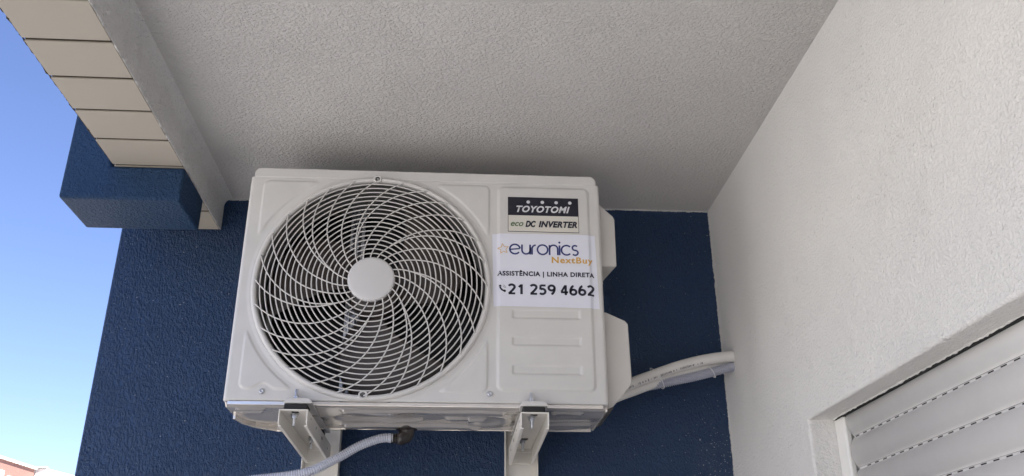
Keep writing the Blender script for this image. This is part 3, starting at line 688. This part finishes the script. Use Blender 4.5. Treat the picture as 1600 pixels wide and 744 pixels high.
# ------------------------------------------------------------------ refrigerant pipes, conduit, ties
p1 = [(.315, 2.08, .470), (.345, 2.10, .5050), (.380, 2.12, .5310), (.4149, 2.13, .5493), (.4885, 2.13, .5778), (.5547, 2.13, .6017), (.6211, 2.13, .6192), (.6850, 2.133, .6300), (.72, 2.14, .633)]
p2 = [(.315, 2.10, .450), (.345, 2.12, .4830), (.375, 2.14, .5120), (.4015, 2.15, .5285), (.4585, 2.15, .5500), (.5249, 2.15, .5765), (.5915, 2.15, .5960), (.690, 2.155, .6171), (.72, 2.16, .620)]
pc = [(.380, 2.190, .530), (.42, 2.19, .545), (.4600, 2.175, .556), (.4900, 2.16, .5600), (.5218, 2.145, .5640), (.5875, 2.14, .5775), (.6375, 2.14, .5905), (.690, 2.14, .6050), (.72, 2.145, .611)]
for pts, rr, nm, lb in ((p1, .0140, 'insulated_pipe', 'upper white insulated pipe with faint print, from valve cover into the side wall'), (p2, .0126, 'insulated_pipe', 'lower white insulated pipe, half hidden under the printed one')):
    path, Ln = spline(pts, 120); g_ = np.random.default_rng(len(lb)); rad = rr*(1+.02*np.convolve(g_.normal(size=120), np.ones(6)/6, 'same'))
    o = link(nm, mesh_of([tube_np(path, rad, 20)], nm), m_foam, None, True); tag(o, lb, 'pipe', 'insulated pipes from the unit to the side wall')
    if pts is p1:                                     # printed marks: too small to read, as ticks hugging the sleeve
        bm = bmesh.new(); run = 0; g_ = np.random.default_rng(9)
        for i in range(30, 92):
            if g_.random() < .25: continue
            c0 = path[i]; tn = path[i+1]-path[i-1]; tn /= np.linalg.norm(tn); up = np.cross([0, -1, 0], tn); up = -up/np.linalg.norm(up) if up[2] < 0 else up/np.linalg.norm(up)
            nrm = np.array([0, -1., 0])*.80-up*.60; tp = np.array([0, -1, 0])*.60+up*.80
            cc = c0+nrm*(rr+.0006); ln = .0006+g_.random()*.0012; hh = .0016+g_.random()*.0022
            vs = [bm.verts.new(tuple(cc+tn*a+tp*b_)) for a, b_ in ((-ln, -hh), (ln, -hh), (ln, hh), (-ln, hh))]; bm.faces.new(vs)
        fin(bm, 'printed_marks', m_print, o)
path, Ln = spline(pc, 700); s_ = np.linspace(0, Ln, 700)
o = link('corrugated_conduit', mesh_of([tube_np(path, .0106+.0013*np.cos(s_*2*PI/.0048), 18)], 'corrugated_conduit'), m_conduit, None, True)
tag(o, 'grey corrugated conduit running under the two white pipes into the wall', 'conduit')
def tie(pts3, label, wd=.0024):
    path, Ln = spline(pts3+[pts3[0]], 60); me = mesh_of([tube_np(path[:-1], wd*.5, 8, True)], 'cable_tie')
    o = link('cable_tie', me, m_tie, None, True); tag(o, label, 'cable tie', 'cable ties round the pipe bundle')
    c0 = np.array(pts3[0]); bm = bmesh.new(); box(bm, c0[0]-.0025, c0[0]+.0025, c0[1]-.003, c0[1]+.002, c0[2]-.0015, c0[2]+.0025); fin(bm, 'tie_head', m_tie, o, bevel=.0008)
def loop(x, zc_, hy, hz, yc, ph0=90):
    return [(x-.012*math.sin(math.radians(a+ph0))*hz/.02, yc+hy*math.cos(math.radians(a+ph0)), zc_+hz*math.sin(math.radians(a+ph0))) for a in range(0, 360, 30)]
tie(loop(.502, .5735, .0245, .0245, 2.142), 'white cable tie round both pipes, near their middle')
tie(loop(.640, .5915, .0122, .0122, 2.14, 270), 'white cable tie round the conduit near the side wall')

# ------------------------------------------------------------------ far buildings
def wallbox(bm, a, b_, thick, z0, z1, mi=0):
    d = Vector((b_[0]-a[0], b_[1]-a[1])).normalized(); n_ = Vector((-d.y, d.x))*thick
    prism(bm, [a, b_, (b_[0]+n_.x, b_[1]+n_.y), (a[0]+n_.x, a[1]+n_.y)], z0, z1, 'z', mi=mi)
brick = thing('brick_building', 'distant red-brown building with a white parapet, at the far lower left', 'building')
m_brick = simple('far_red_render', (.30,.155,.125), .9, 0, .25); m_white = simple('far_white_render', (.8,.78,.74), .9, 0, .08); m_trim = simple('far_grey_trim', (.3,.3,.3), .8)
a, b_ = (-30.4, 45), (-28.64, 64.3)
bm = bmesh.new(); wallbox(bm, a, b_, 14, -7.5, 10.2); fin(bm, 'wall', m_brick, brick)
bm = bmesh.new(); wallbox(bm, (a[0]+.12, a[1]-.1), (b_[0]+.12, b_[1]+.1), 14.2, 10.2, 10.36); fin(bm, 'parapet', m_white, brick)
def on(u, w_=0): return a[0]+(b_[0]-a[0])*u+w_, a[1]+(b_[1]-a[1])*u
for u, zz, sz_, mt in ((.80, 9.3, .22, m_white), (.855, 9.0, .3, m_white), (.90, 8.5, .3, m_white), (.72, 9.0, .4, m_white), (.62, 9.2, .3, m_white)):
    X_, Y_ = on(u); bm = bmesh.new(); box(bm, X_-.05, X_+.12, Y_-sz_, Y_+sz_, zz-sz_*1.6, zz+sz_); fin(bm, 'vent_panel', mt, brick)
X_, Y_ = on(.92); bm = bmesh.new(); box(bm, X_-.2, X_+.5, Y_-5, Y_+1, 7.9, 8.1); fin(bm, 'balcony_slab', m_white, brick)
X_, Y_ = on(.82)
for k_ in range(3):
    bm = bmesh.new(); box(bm, X_-1.5-k_*.3, X_-1.0-k_*.3, Y_+k_*1.0, Y_+k_*1.0+.5, 10.36, 10.75-.1*k_); fin(bm, 'roof_vent', m_trim, brick)
whb = thing('white_building', 'distant bright white building with a grey roof edge, beside the blue wall', 'building')
bm = bmesh.new(); prism(bm, [(-28.4, 64.5), (-27.85, 64.3), (-26.2, 71.5), (-34, 73), (-34, 66)], -7.5, 10.28, 'z'); fin(bm, 'wall', m_white, whb)
bm = bmesh.new(); prism(bm, [(-28.8, 64.38), (-27.85, 64.22), (-27.82, 64.5), (-28.8, 64.7)], 10.3, 10.42, 'z'); fin(bm, 'roof_edge', m_trim, whb)
for zz in (8.4, 5.2, 2.0):
    for q_ in (.25, .6):
        X_ = -27.85+1.65*q_; Y_ = 64.3+7.2*q_; bm = bmesh.new(); box(bm, X_-.3, X_+.06, Y_-.5, Y_+.5, zz-1.6, zz); fin(bm, 'window', m_trim, whb)
